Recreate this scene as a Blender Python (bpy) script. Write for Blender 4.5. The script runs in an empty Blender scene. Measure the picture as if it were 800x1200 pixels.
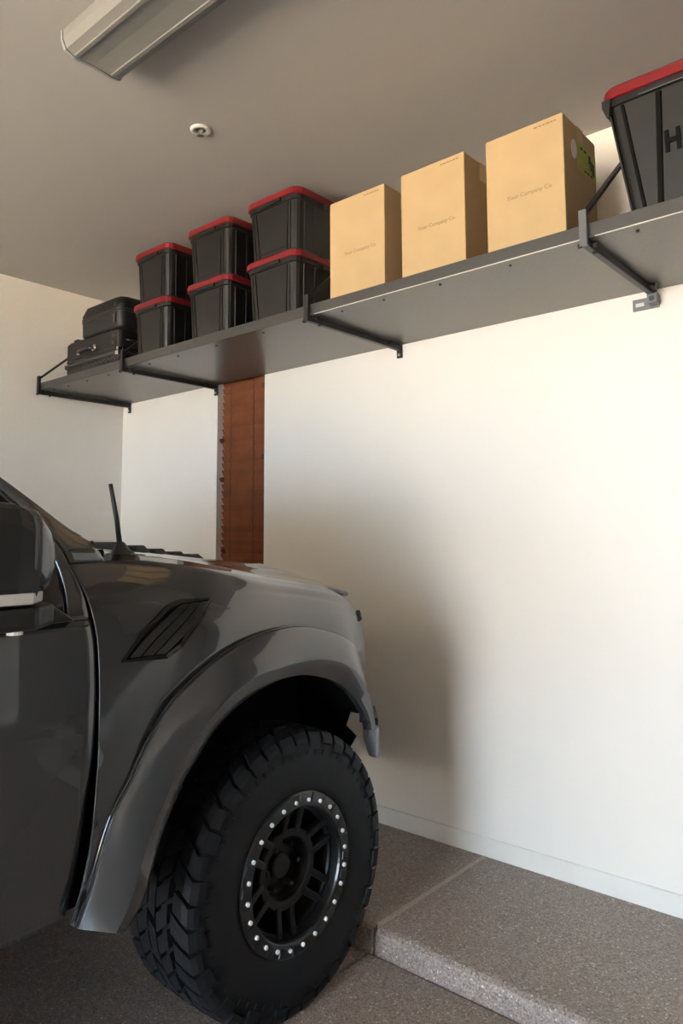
import bpy, bmesh, math, random
import numpy as np
from mathutils import Vector, Matrix
random.seed(7)
PI = math.pi
scene = bpy.context.scene
COL = scene.collection

# ------------------------------------------------------------------ camera
cam_d = bpy.data.cameras.new('camera')
cam = bpy.data.objects.new('camera', cam_d)
COL.objects.link(cam)
cr = Vector((.7548, .6560, -.0039)); cu = Vector((.0652, -.0691, .9955)); cf = Vector((-.6527, .7516, .0950))
m = Matrix((cr, cu, -cf)).transposed().to_4x4()
m.translation = Vector((4.5555, -2.8766, 1.4379))
cam.matrix_world = m
cam_d.sensor_fit = 'VERTICAL'
cam_d.sensor_height = 36
cam_d.sensor_width = 24
cam_d.lens = 25.7455
cam_d.shift_y = -0.042
cam_d.clip_start = .02
scene.camera = cam

# ------------------------------------------------------------------ light
world = bpy.data.worlds.new('sky')
scene.world = world
world.use_nodes = True
bg = world.node_tree.nodes['Background']
bg.inputs[0].default_value = (.66, .825, 1.0, 1)
bg.inputs[1].default_value = 2.75
sun_d = bpy.data.lights.new('sun', 'SUN')
sun = bpy.data.objects.new('sun', sun_d)
COL.objects.link(sun)
sun_d.energy = 15.5
sun_d.color = (1.0, .87, .69)
sun_d.angle = .01
sun.rotation_euler = Vector((-.45, -.25, -1.0)).to_track_quat('-Z', 'Y').to_euler()   # shines from the right, over the roof
sun.location = (9, 3, 12)
scene.view_settings.view_transform = 'Standard'
scene.view_settings.look = 'None'
scene.view_settings.gamma = 1
scene.view_settings.exposure = 3.32
# the open garage door: importance portal for the daylight
por_d = bpy.data.lights.new('door_portal', 'AREA')
por = bpy.data.objects.new('door_portal', por_d)
COL.objects.link(por)
por_d.shape = 'RECTANGLE'
DX0, DX1, DZ = .90, 4.75, 2.55
FRONT = -7.2
por_d.size = DX1-DX0
por_d.size_y = DZ
por.location = ((DX0+DX1)/2, FRONT-.16, DZ/2)
por.rotation_euler = (PI/2, 0, PI)
por_d.cycles.is_portal = True

# ------------------------------------------------------------------ helpers
def mat(name, color, rough=.6, metal=0., coat=0., var=0., scale=20., bump=0., bscale=200., var_color=None, spec=.5, coat_rough=.03):
    m = bpy.data.materials.new(name)
    m.use_nodes = True
    nt = m.node_tree
    b = nt.nodes['Principled BSDF']
    b.inputs['Base Color'].default_value = (*color, 1)
    b.inputs['Roughness'].default_value = rough
    b.inputs['Metallic'].default_value = metal
    b.inputs['Coat Weight'].default_value = coat
    b.inputs['Coat Roughness'].default_value = coat_rough
    b.inputs['Specular IOR Level'].default_value = spec
    tc = nt.nodes.new('ShaderNodeTexCoord')
    if var > 0:
        n = nt.nodes.new('ShaderNodeTexNoise')
        n.inputs['Scale'].default_value = scale
        n.inputs['Detail'].default_value = 6
        nt.links.new(tc.outputs['Object'], n.inputs['Vector'])
        r = nt.nodes.new('ShaderNodeMapRange')
        r.inputs['From Min'].default_value = .3
        r.inputs['From Max'].default_value = .7
        nt.links.new(n.outputs['Fac'], r.inputs['Value'])
        mx = nt.nodes.new('ShaderNodeMix'); mx.data_type = 'RGBA'
        vc = var_color or tuple(c*(1-var) for c in color)
        mx.inputs['A'].default_value = (*color, 1)
        mx.inputs['B'].default_value = (*vc, 1)
        nt.links.new(r.outputs['Result'], mx.inputs['Factor'])
        nt.links.new(mx.outputs['Result'], b.inputs['Base Color'])
    if bump > 0:
        n2 = nt.nodes.new('ShaderNodeTexNoise')
        n2.inputs['Scale'].default_value = bscale
        n2.inputs['Detail'].default_value = 3
        nt.links.new(tc.outputs['Object'], n2.inputs['Vector'])
        bp = nt.nodes.new('ShaderNodeBump')
        bp.inputs['Strength'].default_value = bump
        bp.inputs['Distance'].default_value = .002
        nt.links.new(n2.outputs['Fac'], bp.inputs['Height'])
        nt.links.new(bp.outputs['Normal'], b.inputs['Normal'])
    return m

def flake_mat(name, stops, scale=260, rough=.35):
    """decorative flake floor: voronoi cells, each with a random chip colour"""
    m = bpy.data.materials.new(name)
    m.use_nodes = True
    nt = m.node_tree
    b = nt.nodes['Principled BSDF']
    tc = nt.nodes.new('ShaderNodeTexCoord')
    v = nt.nodes.new('ShaderNodeTexVoronoi')
    v.inputs['Scale'].default_value = scale
    nt.links.new(tc.outputs['Object'], v.inputs['Vector'])
    s = nt.nodes.new('ShaderNodeSeparateColor')
    nt.links.new(v.outputs['Color'], s.inputs['Color'])
    cr_ = nt.nodes.new('ShaderNodeValToRGB')
    cr_.color_ramp.interpolation = 'CONSTANT'
    els = cr_.color_ramp.elements
    els[0].position, els[0].color = stops[0][0], (*stops[0][1], 1)
    els[1].position, els[1].color = stops[1][0], (*stops[1][1], 1)
    for p, c in stops[2:]:
        e = els.new(p); e.color = (*c, 1)
    nt.links.new(s.outputs['Red'], cr_.inputs['Fac'])
    n = nt.nodes.new('ShaderNodeTexNoise')
    n.inputs['Scale'].default_value = 1.7
    n.inputs['Detail'].default_value = 5
    nt.links.new(tc.outputs['Object'], n.inputs['Vector'])
    mr = nt.nodes.new('ShaderNodeMapRange')
    mr.inputs['To Min'].default_value = 1.0
    mr.inputs['To Max'].default_value = 1.35
    nt.links.new(n.outputs['Fac'], mr.inputs['Value'])
    mx = nt.nodes.new('ShaderNodeMix'); mx.data_type = 'RGBA'; mx.blend_type = 'MULTIPLY'
    mx.inputs['Factor'].default_value = 1
    nt.links.new(cr_.outputs['Color'], mx.inputs['A'])
    nt.links.new(mr.outputs['Result'], mx.inputs['B'])
    nt.links.new(mx.outputs['Result'], b.inputs['Base Color'])
    b.inputs['Roughness'].default_value = rough
    bp = nt.nodes.new('ShaderNodeBump')
    bp.inputs['Strength'].default_value = .5
    bp.inputs['Distance'].default_value = .0015
    nt.links.new(v.outputs['Distance'], bp.inputs['Height'])
    nt.links.new(bp.outputs['Normal'], b.inputs['Normal'])
    return m

M = {}
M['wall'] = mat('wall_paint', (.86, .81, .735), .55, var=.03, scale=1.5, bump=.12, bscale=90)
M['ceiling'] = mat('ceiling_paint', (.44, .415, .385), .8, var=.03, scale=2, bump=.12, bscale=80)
M['stem'] = mat('stem_wall_paint', (.84, .80, .73), .5, var=.06, scale=7, bump=.1, bscale=60)
chips = [(0, (.155, .118, .098)), (.16, (.235, .185, .158)), (.45, (.285, .232, .20)), (.72, (.205, .162, .138)), (.88, (.34, .285, .25)), (.975, (.50, .455, .41))]
M['flake'] = flake_mat('flake_floor', chips, 210, .42)
M['seam'] = mat('seam_filler', (.52, .45, .39), .6, var=.3, scale=120)
M['dark'] = mat('joint_dark', (.04, .034, .03), .9)
M['drive'] = mat('driveway_concrete', (.50, .43, .35), .9, var=.1, scale=1)
M['shelf'] = mat('hammered_grey_steel', (.155, .143, .126), .28, .45, var=.12, scale=60, bump=.25, bscale=160)
M['lip'] = mat('grey_steel_lip', (.075, .072, .066), .4, .3, var=.1, scale=60, bump=.2, bscale=160)
M['bracket'] = mat('black_powder_coat', (.012, .011, .010), .42, bump=.1, bscale=300)
M['clip'] = mat('grey_clip_steel', (.15, .15, .15), .4, .5)
M['edge'] = mat('worn_edge', (.6, .57, .52), .5)
M['bolt'] = mat('zinc_bolt', (.7, .69, .66), .3, .9)
M['card'] = mat('cardboard', (.51, .355, .182), .85, var=.08, scale=9, bump=.15, bscale=120)
M['ink'] = mat('print_ink', (.27, .17, .075), .8)
M['inkdark'] = mat('print_ink_dark', (.055, .05, .02), .7)
M['green'] = mat('lime_label', (.42, .45, .06), .6)
M['white'] = mat('white_paper', (.75, .72, .68), .6)
M['tape'] = mat('packing_tape', (.55, .36, .17), .35)
M['tote'] = mat('black_tote_plastic', (.0085, .0082, .0072), .42, var=.25, scale=14, bump=.12, bscale=220)
M['bigtote'] = mat('charcoal_tote_plastic', (.015, .0145, .0128), .5, var=.2, scale=10, bump=.12, bscale=220, spec=.28)
M['totetext'] = mat('tote_lettering', (.004, .0036, .003), .7, spec=.1)
M['lid'] = mat('red_lid_plastic', (.20, .009, .013), .4, var=.1, scale=20)
M['case'] = mat('black_case_leather', (.006, .0052, .0046), .55, var=.2, scale=30, bump=.3, bscale=260)
M['casetrim'] = mat('case_trim', (.045, .042, .037), .4)
M['chrome'] = mat('chrome', (.8, .78, .74), .18, 1.)
M['blind'] = mat('stained_wood_slat', (.245, .076, .028), .62, var=.25, scale=8, spec=.3)
M['blind_dark'] = mat('stained_wood_slat_dark', (.228, .070, .026), .62, var=.25, scale=8, spec=.3)
M['blind_pale'] = mat('stained_wood_slat_pale', (.258, .081, .030), .62, var=.25, scale=8, spec=.3)
M['cord'] = mat('blind_cord', (.10, .03, .014), .8)
M['frame'] = mat('window_frame_vinyl', (.7, .68, .63), .4)
M['fixture'] = mat('fixture_enamel', (.27, .262, .245), .5)
M['lens'] = mat('fixture_lens', (.23, .222, .205), .35, var=.05, scale=40)
M['sprinkler'] = mat('white_escutcheon', (.75, .72, .68), .35)
M['brass'] = mat('sprinkler_metal', (.5, .46, .40), .3, .8)
# truck
M['paint'] = mat('lead_grey_paint', (.060, .061, .063), .24, .45, coat=1.0, coat_rough=.01, var=.03, scale=3)
M['bumper'] = mat('satin_grey_bumper', (.22, .225, .24), .45, var=.05, scale=5)
M['blackplastic'] = mat('black_trim_plastic', (.009, .009, .009), .45, bump=.1, bscale=300)
M['gloss'] = mat('gloss_black_trim', (.008, .008, .008), .12, coat=.5)
M['rubber'] = mat('tyre_rubber', (.0125, .013, .015), .55, var=.25, scale=25, bump=.2, bscale=200, spec=.22)
M['rim'] = mat('satin_black_wheel', (.010, .010, .0105), .36, spec=.25)
M['ring'] = mat('beadlock_black', (.005, .005, .0055), .3, coat=.2)
M['under'] = mat('underbody_black', (.005, .005, .005), .95, spec=.05)
M['liner'] = mat('wheel_well_felt', (.005, .005, .005), .95, spec=.03)
M['alu'] = mat('bright_bolt', (.80, .79, .77), .4)
M['steel'] = mat('dark_steel', (.05, .05, .05), .4, .8)
M['signal'] = mat('clear_signal_lens', (.72, .70, .66), .2, coat=1)
M['lampglass'] = mat('headlight_lens', (.55, .55, .55), .12, coat=1)
M['red'] = mat('tail_lamp_red', (.3, .01, .01), .2, coat=1)
def glass(name, color, rough=0.):
    m = bpy.data.materials.new(name); m.use_nodes = True
    b = m.node_tree.nodes['Principled BSDF']
    b.inputs['Base Color'].default_value = (*color, 1)
    b.inputs['Roughness'].default_value = rough
    b.inputs['Transmission Weight'].default_value = 1
    b.inputs['IOR'].default_value = 1.45
    return m
M['glass'] = glass('window_glass', (.9, .95, .93))
M['tint'] = glass('tinted_glass', (.10, .11, .11))

ROOT = {}     # world position of each thing whose parts are written in world coordinates

def obj(name, verts, faces, material, parent=None, smooth=False, bevel=0., solid=0., sub=0, local=False):
    me = bpy.data.meshes.new(name)
    off = np.zeros(3)
    root = parent
    while root is not None and root.parent is not None:
        root = root.parent
    if root is not None and not local:
        off = np.array(ROOT.get(root.name, (0, 0, 0)))
    me.from_pydata([tuple(np.array(v, float)-off) for v in verts], [], [tuple(f) for f in faces])
    me.materials.append(material)
    o = bpy.data.objects.new(name, me)
    COL.objects.link(o)
    if parent is not None:
        o.parent = parent
    if smooth:
        me.polygons.foreach_set('use_smooth', [True]*len(me.polygons))
    me.update()
    bm = bmesh.new(); bm.from_mesh(me)
    bmesh.ops.recalc_face_normals(bm, faces=bm.faces)
    bm.to_mesh(me); bm.free()
    if solid:
        s = o.modifiers.new('solid', 'SOLIDIFY'); s.thickness = abs(solid); s.offset = -1 if solid > 0 else 1
    if bevel:
        b = o.modifiers.new('bevel', 'BEVEL'); b.width = bevel; b.segments = 2; b.limit_method = 'ANGLE'; b.angle_limit = math.radians(40)
    if sub:
        s = o.modifiers.new('sub', 'SUBSURF'); s.levels = sub; s.render_levels = sub
    return o

def empty(name, loc=(0, 0, 0), rz=0.):
    e = bpy.data.objects.new(name, None)
    e.empty_display_size = .1
    COL.objects.link(e)
    e.location = loc
    e.rotation_euler = (0, 0, rz)
    ROOT[e.name] = tuple(loc)
    return e

def tag(o, label, cat, group=None):
    o['label'] = label; o['category'] = cat
    if group: o['group'] = group
    return o

def struct(o):
    o['kind'] = 'structure'
    return o

class MB:
    """collects simple solids into one vertex / face list"""
    def __init__(s): s.v = []; s.f = []
    def add(s, v, f):
        n = len(s.v); s.v += [tuple(p) for p in v]; s.f += [tuple(i+n for i in q) for q in f]; return s
    def box(s, x0, x1, y0, y1, z0, z1):
        v = [(x, y, z) for z in (z0, z1) for y in (y0, y1) for x in (x0, x1)]
        return s.add(v, [(0, 2, 3, 1), (4, 5, 7, 6), (0, 1, 5, 4), (2, 6, 7, 3), (0, 4, 6, 2), (1, 3, 7, 5)])
    def prism(s, poly, axis, a, b):
        """polygon in the two other axes, extruded along axis from a to b"""
        n = len(poly)
        def P(p, t):
            q = list(p); q.insert(axis, t); return tuple(q)
        v = [P(p, a) for p in poly]+[P(p, b) for p in poly]
        return s.add(v, [tuple(range(n))[::-1], tuple(range(n, 2*n))]+[(i, (i+1) % n, n+(i+1) % n, n+i) for i in range(n)])
    def rings(s, rings, cap=True, closed=True):
        n = len(rings[0]); v = [p for r in rings for p in r]; f = []
        for k in range(len(rings)-1):
            for i in range(n if closed else n-1):
                j = (i+1) % n
                f.append((k*n+i, k*n+j, (k+1)*n+j, (k+1)*n+i))
        if cap and closed:
            f.append(tuple(range(n))[::-1]); f.append(tuple((len(rings)-1)*n+i for i in range(n)))
        return s.add(v, f)
    def tube(s, pts, rad, n=10):
        pts = [Vector(p) for p in pts]
        rads = rad if isinstance(rad, (list, tuple)) else [rad]*len(pts)
        rs = []
        for i, p in enumerate(pts):
            d = (pts[min(i+1, len(pts)-1)]-pts[max(i-1, 0)]).normalized()
            a = d.cross(Vector((0, 0, 1)) if abs(d.z) < .9 else Vector((1, 0, 0))).normalized()
            b = d.cross(a)
            rs.append([tuple(p+(a*math.cos(2*PI*k/n)+b*math.sin(2*PI*k/n))*rads[i]) for k in range(n)])
        return s.rings(rs)
    def bar(s, p, q, w, h, up=(0, 0, 1)):
        """square tube of width w and height h from p to q"""
        p, q = Vector(p), Vector(q); d = (q-p).normalized()
        a = d.cross(Vector(up)).normalized(); b = a.cross(d).normalized()
        return s.rings([[tuple(c+a*sx*w/2+b*sy*h/2) for sx, sy in ((-1, -1), (1, -1), (1, 1), (-1, 1))] for c in (p, q)])
    def lathe(s, prof, n=48, axis='x', c=(0, 0, 0)):
        """profile of (along axis, radius); turned round the axis"""
        rs = []
        for a, r in prof:
            ring = []
            for k in range(n):
                t = 2*PI*k/n
                u, w = r*math.cos(t), r*math.sin(t)
                ring.append((c[0]+a, c[1]+u, c[2]+w) if axis == 'x' else (c[0]+u, c[1]+w, c[2]+a))
            rs.append(ring)
        return s.rings(rs, cap=False)
    def make(s, name, material, parent=None, **k):
        return obj(name, s.v, s.f, material, parent, **k)

def rrect(x0, x1, y0, y1, r, z, n=4):
    pts = []
    for cx, cy, a0 in ((x1-r, y1-r, 0), (x0+r, y1-r, 90), (x0+r, y0+r, 180), (x1-r, y0+r, 270)):
        for k in range(n+1):
            a = math.radians(a0+90*k/n)
            pts.append((cx+r*math.cos(a), cy+r*math.sin(a), z))
    return pts

def smoothstep(a, b, x):
    t = min(1, max(0, (x-a)/(b-a))); return t*t*(3-2*t)

def interp(x, pts):
    xs = [p[0] for p in pts]; ys = [p[1] for p in pts]
    return float(np.interp(x, xs, ys))

def resample(pts, n):
    p = np.array(pts, float)
    # smooth the polyline with Catmull-Rom before the even resampling
    out = []
    for i in range(len(p)-1):
        p0, p1, p2, p3 = p[max(i-1, 0)], p[i], p[i+1], p[min(i+2, len(p)-1)]
        for t in np.linspace(0, 1, 12, endpoint=False):
            out.append(.5*((2*p1)+(-p0+p2)*t+(2*p0-5*p1+4*p2-p3)*t*t+(-p0+3*p1-3*p2+p3)*t**3))
    out.append(p[-1]); out = np.array(out)
    d = np.r_[0, np.cumsum(np.linalg.norm(np.diff(out, axis=0), axis=1))]
    s = np.linspace(0, d[-1], n)
    return np.stack([np.interp(s, d, out[:, k]) for k in range(p.shape[1])], 1)

def text(name, s, size, thick, material, parent, mw, align='LEFT', spacing=1., bold=0.):
    cu_ = bpy.data.curves.new(name, 'FONT')
    cu_.body = s; cu_.size = size; cu_.extrude = thick; cu_.align_x = align; cu_.space_character = spacing; cu_.offset = bold
    cu_.resolution_u = 2
    t = bpy.data.objects.new(name+'_curve', cu_)
    COL.objects.link(t)
    dg = bpy.context.evaluated_depsgraph_get()
    me = bpy.data.meshes.new_from_object(t.evaluated_get(dg))
    me.name = name
    bpy.data.objects.remove(t); bpy.data.curves.remove(cu_)
    me.transform(mw)
    me.materials.clear(); me.materials.append(material)
    o = bpy.data.objects.new(name, me)
    COL.objects.link(o); o.parent = parent
    return o

# ------------------------------------------------------------------ setting
STEP = .085
ZC = 3.111
XR = 8.2
fl = struct(empty('floor', (0, 0, 0)))
YS = -.772
MB().box(-.3, XR+.2, FRONT-.15, -.5, -.12, -.02).make('sub_base', M['dark'], fl)
for x0, x1 in ((-.1, 2.842), (2.850, XR+.1)):
    MB().box(x0, x1, -3.9, YS-.006, -.03, 0).make('slab', M['flake'], fl, bevel=.004)
    MB().box(x0, x1, FRONT-.15, -3.908, -.03, 0).make('slab', M['flake'], fl, bevel=.004)
def ledge(x0, x1):
    prof = [(0.05, -.03), (0.05, STEP), (YS+.034, STEP), (YS+.018, STEP-.004), (YS+.007, STEP-.014), (YS+.002, STEP-.03), (YS, STEP-.05), (YS, -.03)]
    return MB().prism(prof, 0, x0, x1).make('raised_slab', M['flake'], fl, smooth=False)
ledge(-.1, 2.862); ledge(2.874, XR+.1)
MB().box(2.857, 2.879, YS+.03, 0, .02, STEP+.0012).make('seam_strip', M['seam'], fl)
wb = MB()
WX0, WX1, WZ0, WZ1 = 1.045, 1.468, 1.02, 2.60
for b in ((-.15, WX0, 0, .15, -.1, ZC+.1), (WX1, XR+.15, 0, .15, -.1, ZC+.1), (WX0, WX1, 0, .15, -.1, WZ0), (WX0, WX1, 0, .15, WZ1, ZC+.1)):
    wb.box(*b)
struct(wb.make('wall_back', M['wall']))
struct(MB().box(-.15, 0, FRONT, 0, -.1, ZC+.1).make('wall_left', M['wall']))
struct(MB().box(XR, XR+.15, FRONT, 0, -.1, ZC+.1).make('wall_right', M['wall']))
wf = MB()
for b in ((-.15, DX0, FRONT-.15, FRONT, -.1, ZC+.1), (DX1, XR+.15, FRONT-.15, FRONT, -.1, ZC+.1), (DX0, DX1, FRONT-.15, FRONT, DZ, ZC+.1)):
    wf.box(*b)
struct(wf.make('wall_front', M['wall']))
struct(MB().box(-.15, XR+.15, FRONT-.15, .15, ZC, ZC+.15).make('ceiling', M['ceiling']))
struct(MB().prism([(0, STEP), (-.008, STEP), (-.008, STEP+.076), (-.004, STEP+.079), (0, STEP+.079)], 0, 0, XR).make('baseboard_back', M['stem']))
struct(MB().prism([(0, STEP), (.008, STEP), (.008, STEP+.076), (.004, STEP+.079), (0, STEP+.079)], 1, -.76, -.008).make('baseboard_left', M['stem']))
struct(MB().box(-30, 40, -45, FRONT-.15, -.2, -.02).make('ground', M['drive']))
struct(MB().box(-6, 9, .55, .75, -.3, 4.6).box(-6, 9, .15, .55, -.3, -.2).box(-6.2, -6, .15, .75, -.3, 3.3).box(9, 9.2, .15, .75, -.3, 3.3).make('window_light_block', M['drive']))  # added unseen enclosure outside the window, keeps daylight off the blind's back
struct(MB().box(-6, 9, .15, .76, 3.3, 3.4).make('light_block_lid', M['drive']))  # added lid over that enclosure, blocks skylight behind the blind
# window behind the blind
win = struct(empty('window_1', (WX0, .1, WZ0)))
MB().box(WX0, WX0+.03, .095, .13, WZ0, WZ1).box(WX1-.03, WX1, .095, .13, WZ0, WZ1).box(WX0+.03, WX1-.03, .095, .13, WZ0, WZ0+.03).box(WX0+.03, WX1-.03, .095, .13, WZ1-.03, WZ1).make('window_frame', M['frame'], win)
MB().box(WX0+.03, WX1-.03, .11, .116, WZ0+.03, WZ1-.03).make('pane', M['glass'], win)
MB().box(WX0, WX1, .0, .095, WZ0-.0, WZ0+.012).make('window_sill', M['wall'], win)

# tall dark cabinets, unseen, added so the truck's side has something dark to mirror
M['cabinet'] = mat('dark_cabinet', (.045, .038, .033), .5, var=.1, scale=3)
cb = tag(empty('unseen_cabinet', (5.35, -.30, STEP)), 'unseen dark cabinet added under the far end of the shelf for the truck reflections', 'cabinet', 'added unseen cabinets')
MB().box(4.85, 5.90, -.60, -.012, STEP+.001, 2.30).make('carcass', M['cabinet'], cb)
for s in (0, 1):
    dr = MB().box(4.853+s*.525, 5.372+s*.525, -.62, -.601, STEP+.08, 2.28).make('cabinet_door', M['cabinet'], cb, bevel=.003)
    MB().box(5.34+s*.055, 5.35+s*.055, -.645, -.621, 1.0, 1.25).make('handle', M['clip'], dr)
for i in range(4):  # more unseen cabinets, added along the right-hand wall for dark reflections
    y1 = -.80-i*.95
    cb = tag(empty('unseen_cabinet', (XR-.3, y1-.45, 0)), 'unseen dark cabinet added against the right-hand wall for the truck reflections, '+['nearest the shelf wall', 'second from the shelf wall', 'third from the shelf wall', 'farthest from the shelf wall'][i], 'cabinet', 'added unseen cabinets')
    MB().box(XR-.60, XR-.002, y1-.92 if i else y1-.92, y1-.15 if i == 0 else y1, .001, 2.35).make('carcass', M['cabinet'], cb)
    for s in (0, 1):
        ya, yb = (y1-.92, y1-.15 if i == 0 else y1); w_ = (yb-ya)/2
        dr = MB().box(XR-.62, XR-.601, ya+s*w_+.003, ya+(s+1)*w_-.003, .09, 2.33).make('cabinet_door', M['cabinet'], cb, bevel=.003)
        MB().box(XR-.645, XR-.621, ya+w_+(.02 if s else -.03), ya+w_+(.03 if s else -.02), 1.0, 1.25).make('handle', M['clip'], dr)

# ------------------------------------------------------------------ window blind
bl = tag(empty('window_blind', (WX0, .05, WZ1)), 'reddish brown wooden slatted blind in the narrow window under the shelf', 'blind')
BX0, BX1, BY = WX0+.003, WX1-.003, .050
MB().box(BX0, BX1, .025, .08, WZ1-.05, WZ1-.002).make('headrail', M['blind'], bl, bevel=.003)
pitch_s = .0424
nsl = int((WZ1-.07-(WZ0+.05))/pitch_s)
slat_me = None
for i in range(nsl+1):
    z = WZ1-.085-i*pitch_s
    ang = math.radians(interp(z, [(1.2, 57), (1.8, 59), (2.4, 68)]))
    hy, hz = .0265*math.cos(ang), .0265*math.sin(ang)
    ty, tz = .0010*math.sin(ang), .0010*math.cos(ang)
    jx = random.uniform(-.0008, .0008)
    sn, cs = math.sin(ang), math.cos(ang)
    top_, bot_ = [], []
    for q, cw in ((-1, 0), (-.5, .0022), (0, .003), (.5, .0022), (1, 0)):      # crowned towards the room
        y, zz = BY+q*hy-sn*cw, z-q*hz-cs*cw
        top_.append((y+ty, zz+tz)); bot_.append((y-ty, zz-tz))
    prof = top_+bot_[::-1]
    MB().prism(prof, 0, BX0+jx, BX1+jx).make('slat', M[('blind', 'blind_dark', 'blind', 'blind_pale', 'blind_dark')[i % 5]], bl)
MB().box(BX0, BX1, BY-.02, BY+.02, WZ0+.016, WZ0+.034).make('bottom_rail', M['blind'], bl, bevel=.003)
for cx in (1.147, 1.352):
    MB().tube([(cx, BY-.029+.004*math.cos(k*2.2), WZ1-.05-k*(WZ1-WZ0-.09)/70) for k in range(71)], .0022, 5).make('ladder_cord', M['cord'], bl)
for cx, cz in ((1.445, 2.335), (1.445, 1.915), (1.07, 2.04), (1.075, 1.80), (1.095, 1.366)):
    MB().box(cx-.009, cx+.009, BY-.040, BY-.026, cz-.014, cz+.014).box(cx-.012, cx-.004, BY-.044, BY-.03, cz-.003, cz+.012).make('clip', M['cord'], bl, bevel=.001)

# ------------------------------------------------------------------ ceiling light
lx0, lx1 = 2.374, 3.60
fx = tag(empty('ceiling_light', ((lx0+lx1)/2, -1.65, ZC)), 'long unlit fluorescent ceiling fixture with a ribbed wraparound lens', 'ceiling light')
def fixprof(x):
    pts = [(-1.765, ZC-.001), (-1.765, ZC-.03), (-1.752, ZC-.060), (-1.72, ZC-.072), (-1.69, ZC-.071), (-1.655, ZC-.069), (-1.62, ZC-.071), (-1.585, ZC-.074), (-1.553, ZC-.068), (-1.536, ZC-.03), (-1.536, ZC-.001)]
    return [(x, y, z) for y, z in pts]
MB().rings([fixprof(lx0+.012), fixprof(lx1-.012)]).make('lens_cover', M['lens'], fx)
for x in (lx0, lx1-.012):
    MB().rings([[(p[0], (p[1]+1.65)*1.025-1.65, p[2] if p[2] > ZC-.01 else p[2]-.004) for p in fixprof(q)] for q in (x, x+.012)]).make('end_cap', M['fixture'], fx)
for y in (-1.72, -1.585):
    MB().box(lx0+.02, lx1-.02, y-.008, y+.008, ZC-.0775, ZC-.070).make('lens_ridge', M['lens'], fx, bevel=.002)

# sprinkler head
sp = tag(empty('sprinkler_head', (2.251, -1.095, ZC)), 'small round white fire sprinkler head with deflector in the ceiling', 'sprinkler')
MB().lathe([(0, .0), (0, .042), (-.004, .042), (-.009, .035), (-.009, .026), (-.002, .024)], 28, 'z', (2.251, -1.095, ZC)).make('escutcheon', M['sprinkler'], sp, smooth=True)
MB().lathe([(-.001, .012), (-.012, .010), (-.016, .006), (-.018, 0)], 16, 'z', (2.251, -1.095, ZC)).make('nozzle', M['brass'], sp)
MB().bar((2.239, -1.095, ZC-.006), (2.246, -1.095, ZC-.028), .004, .006, (0, 1, 0)).bar((2.263, -1.095, ZC-.006), (2.256, -1.095, ZC-.028), .004, .006, (0, 1, 0)).make('yoke', M['brass'], sp)
MB().lathe([(-.028, 0), (-.028, .015), (-.0305, .015), (-.0305, 0)], 16, 'z', (2.251, -1.095, ZC)).make('deflector', M['brass'], sp)

# ------------------------------------------------------------------ shelf
ZB = 2.392; ZT = 2.420; YF = -.655; SX0, SX1 = .045, 6.12
sh = tag(empty('storage_shelf', (SX0, 0, ZB)), 'long grey steel shelf high along the white wall on black brackets', 'shelf')
BR = [.085, 1.034, 2.445, 3.664, 4.88, 6.08]
ed = [SX0, 1.034, 2.445, 3.664, 4.88, SX1]
for a, b in zip(ed[:-1], ed[1:]):
    p = MB().box(a+.0008, b-.0008, YF+.004, -.002, ZB, ZT).make('deck_panel', M['shelf'], sh)
    MB().box(a+.0008, b-.0008, YF, YF+.004, ZB-.002, ZB+.046).make('front_lip', M['lip'], p, bevel=.001)
    if a > 2.3:
        MB().box(a+.03, b-.0008, YF-.0015, YF+.001, ZB-.0022, ZB+.001).make('lip_edge', M['edge'], p)
    for t in (.12, .30, .52, .76):
        x = a+(b-a)*t
        MB().lathe([(ZB-.005, 0), (ZB-.005, .004), (ZB-.001, .006), (ZB, .006)], 8, 'z', (x, YF+.05, 0)).make('rivet', M['bracket'], p)
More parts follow.
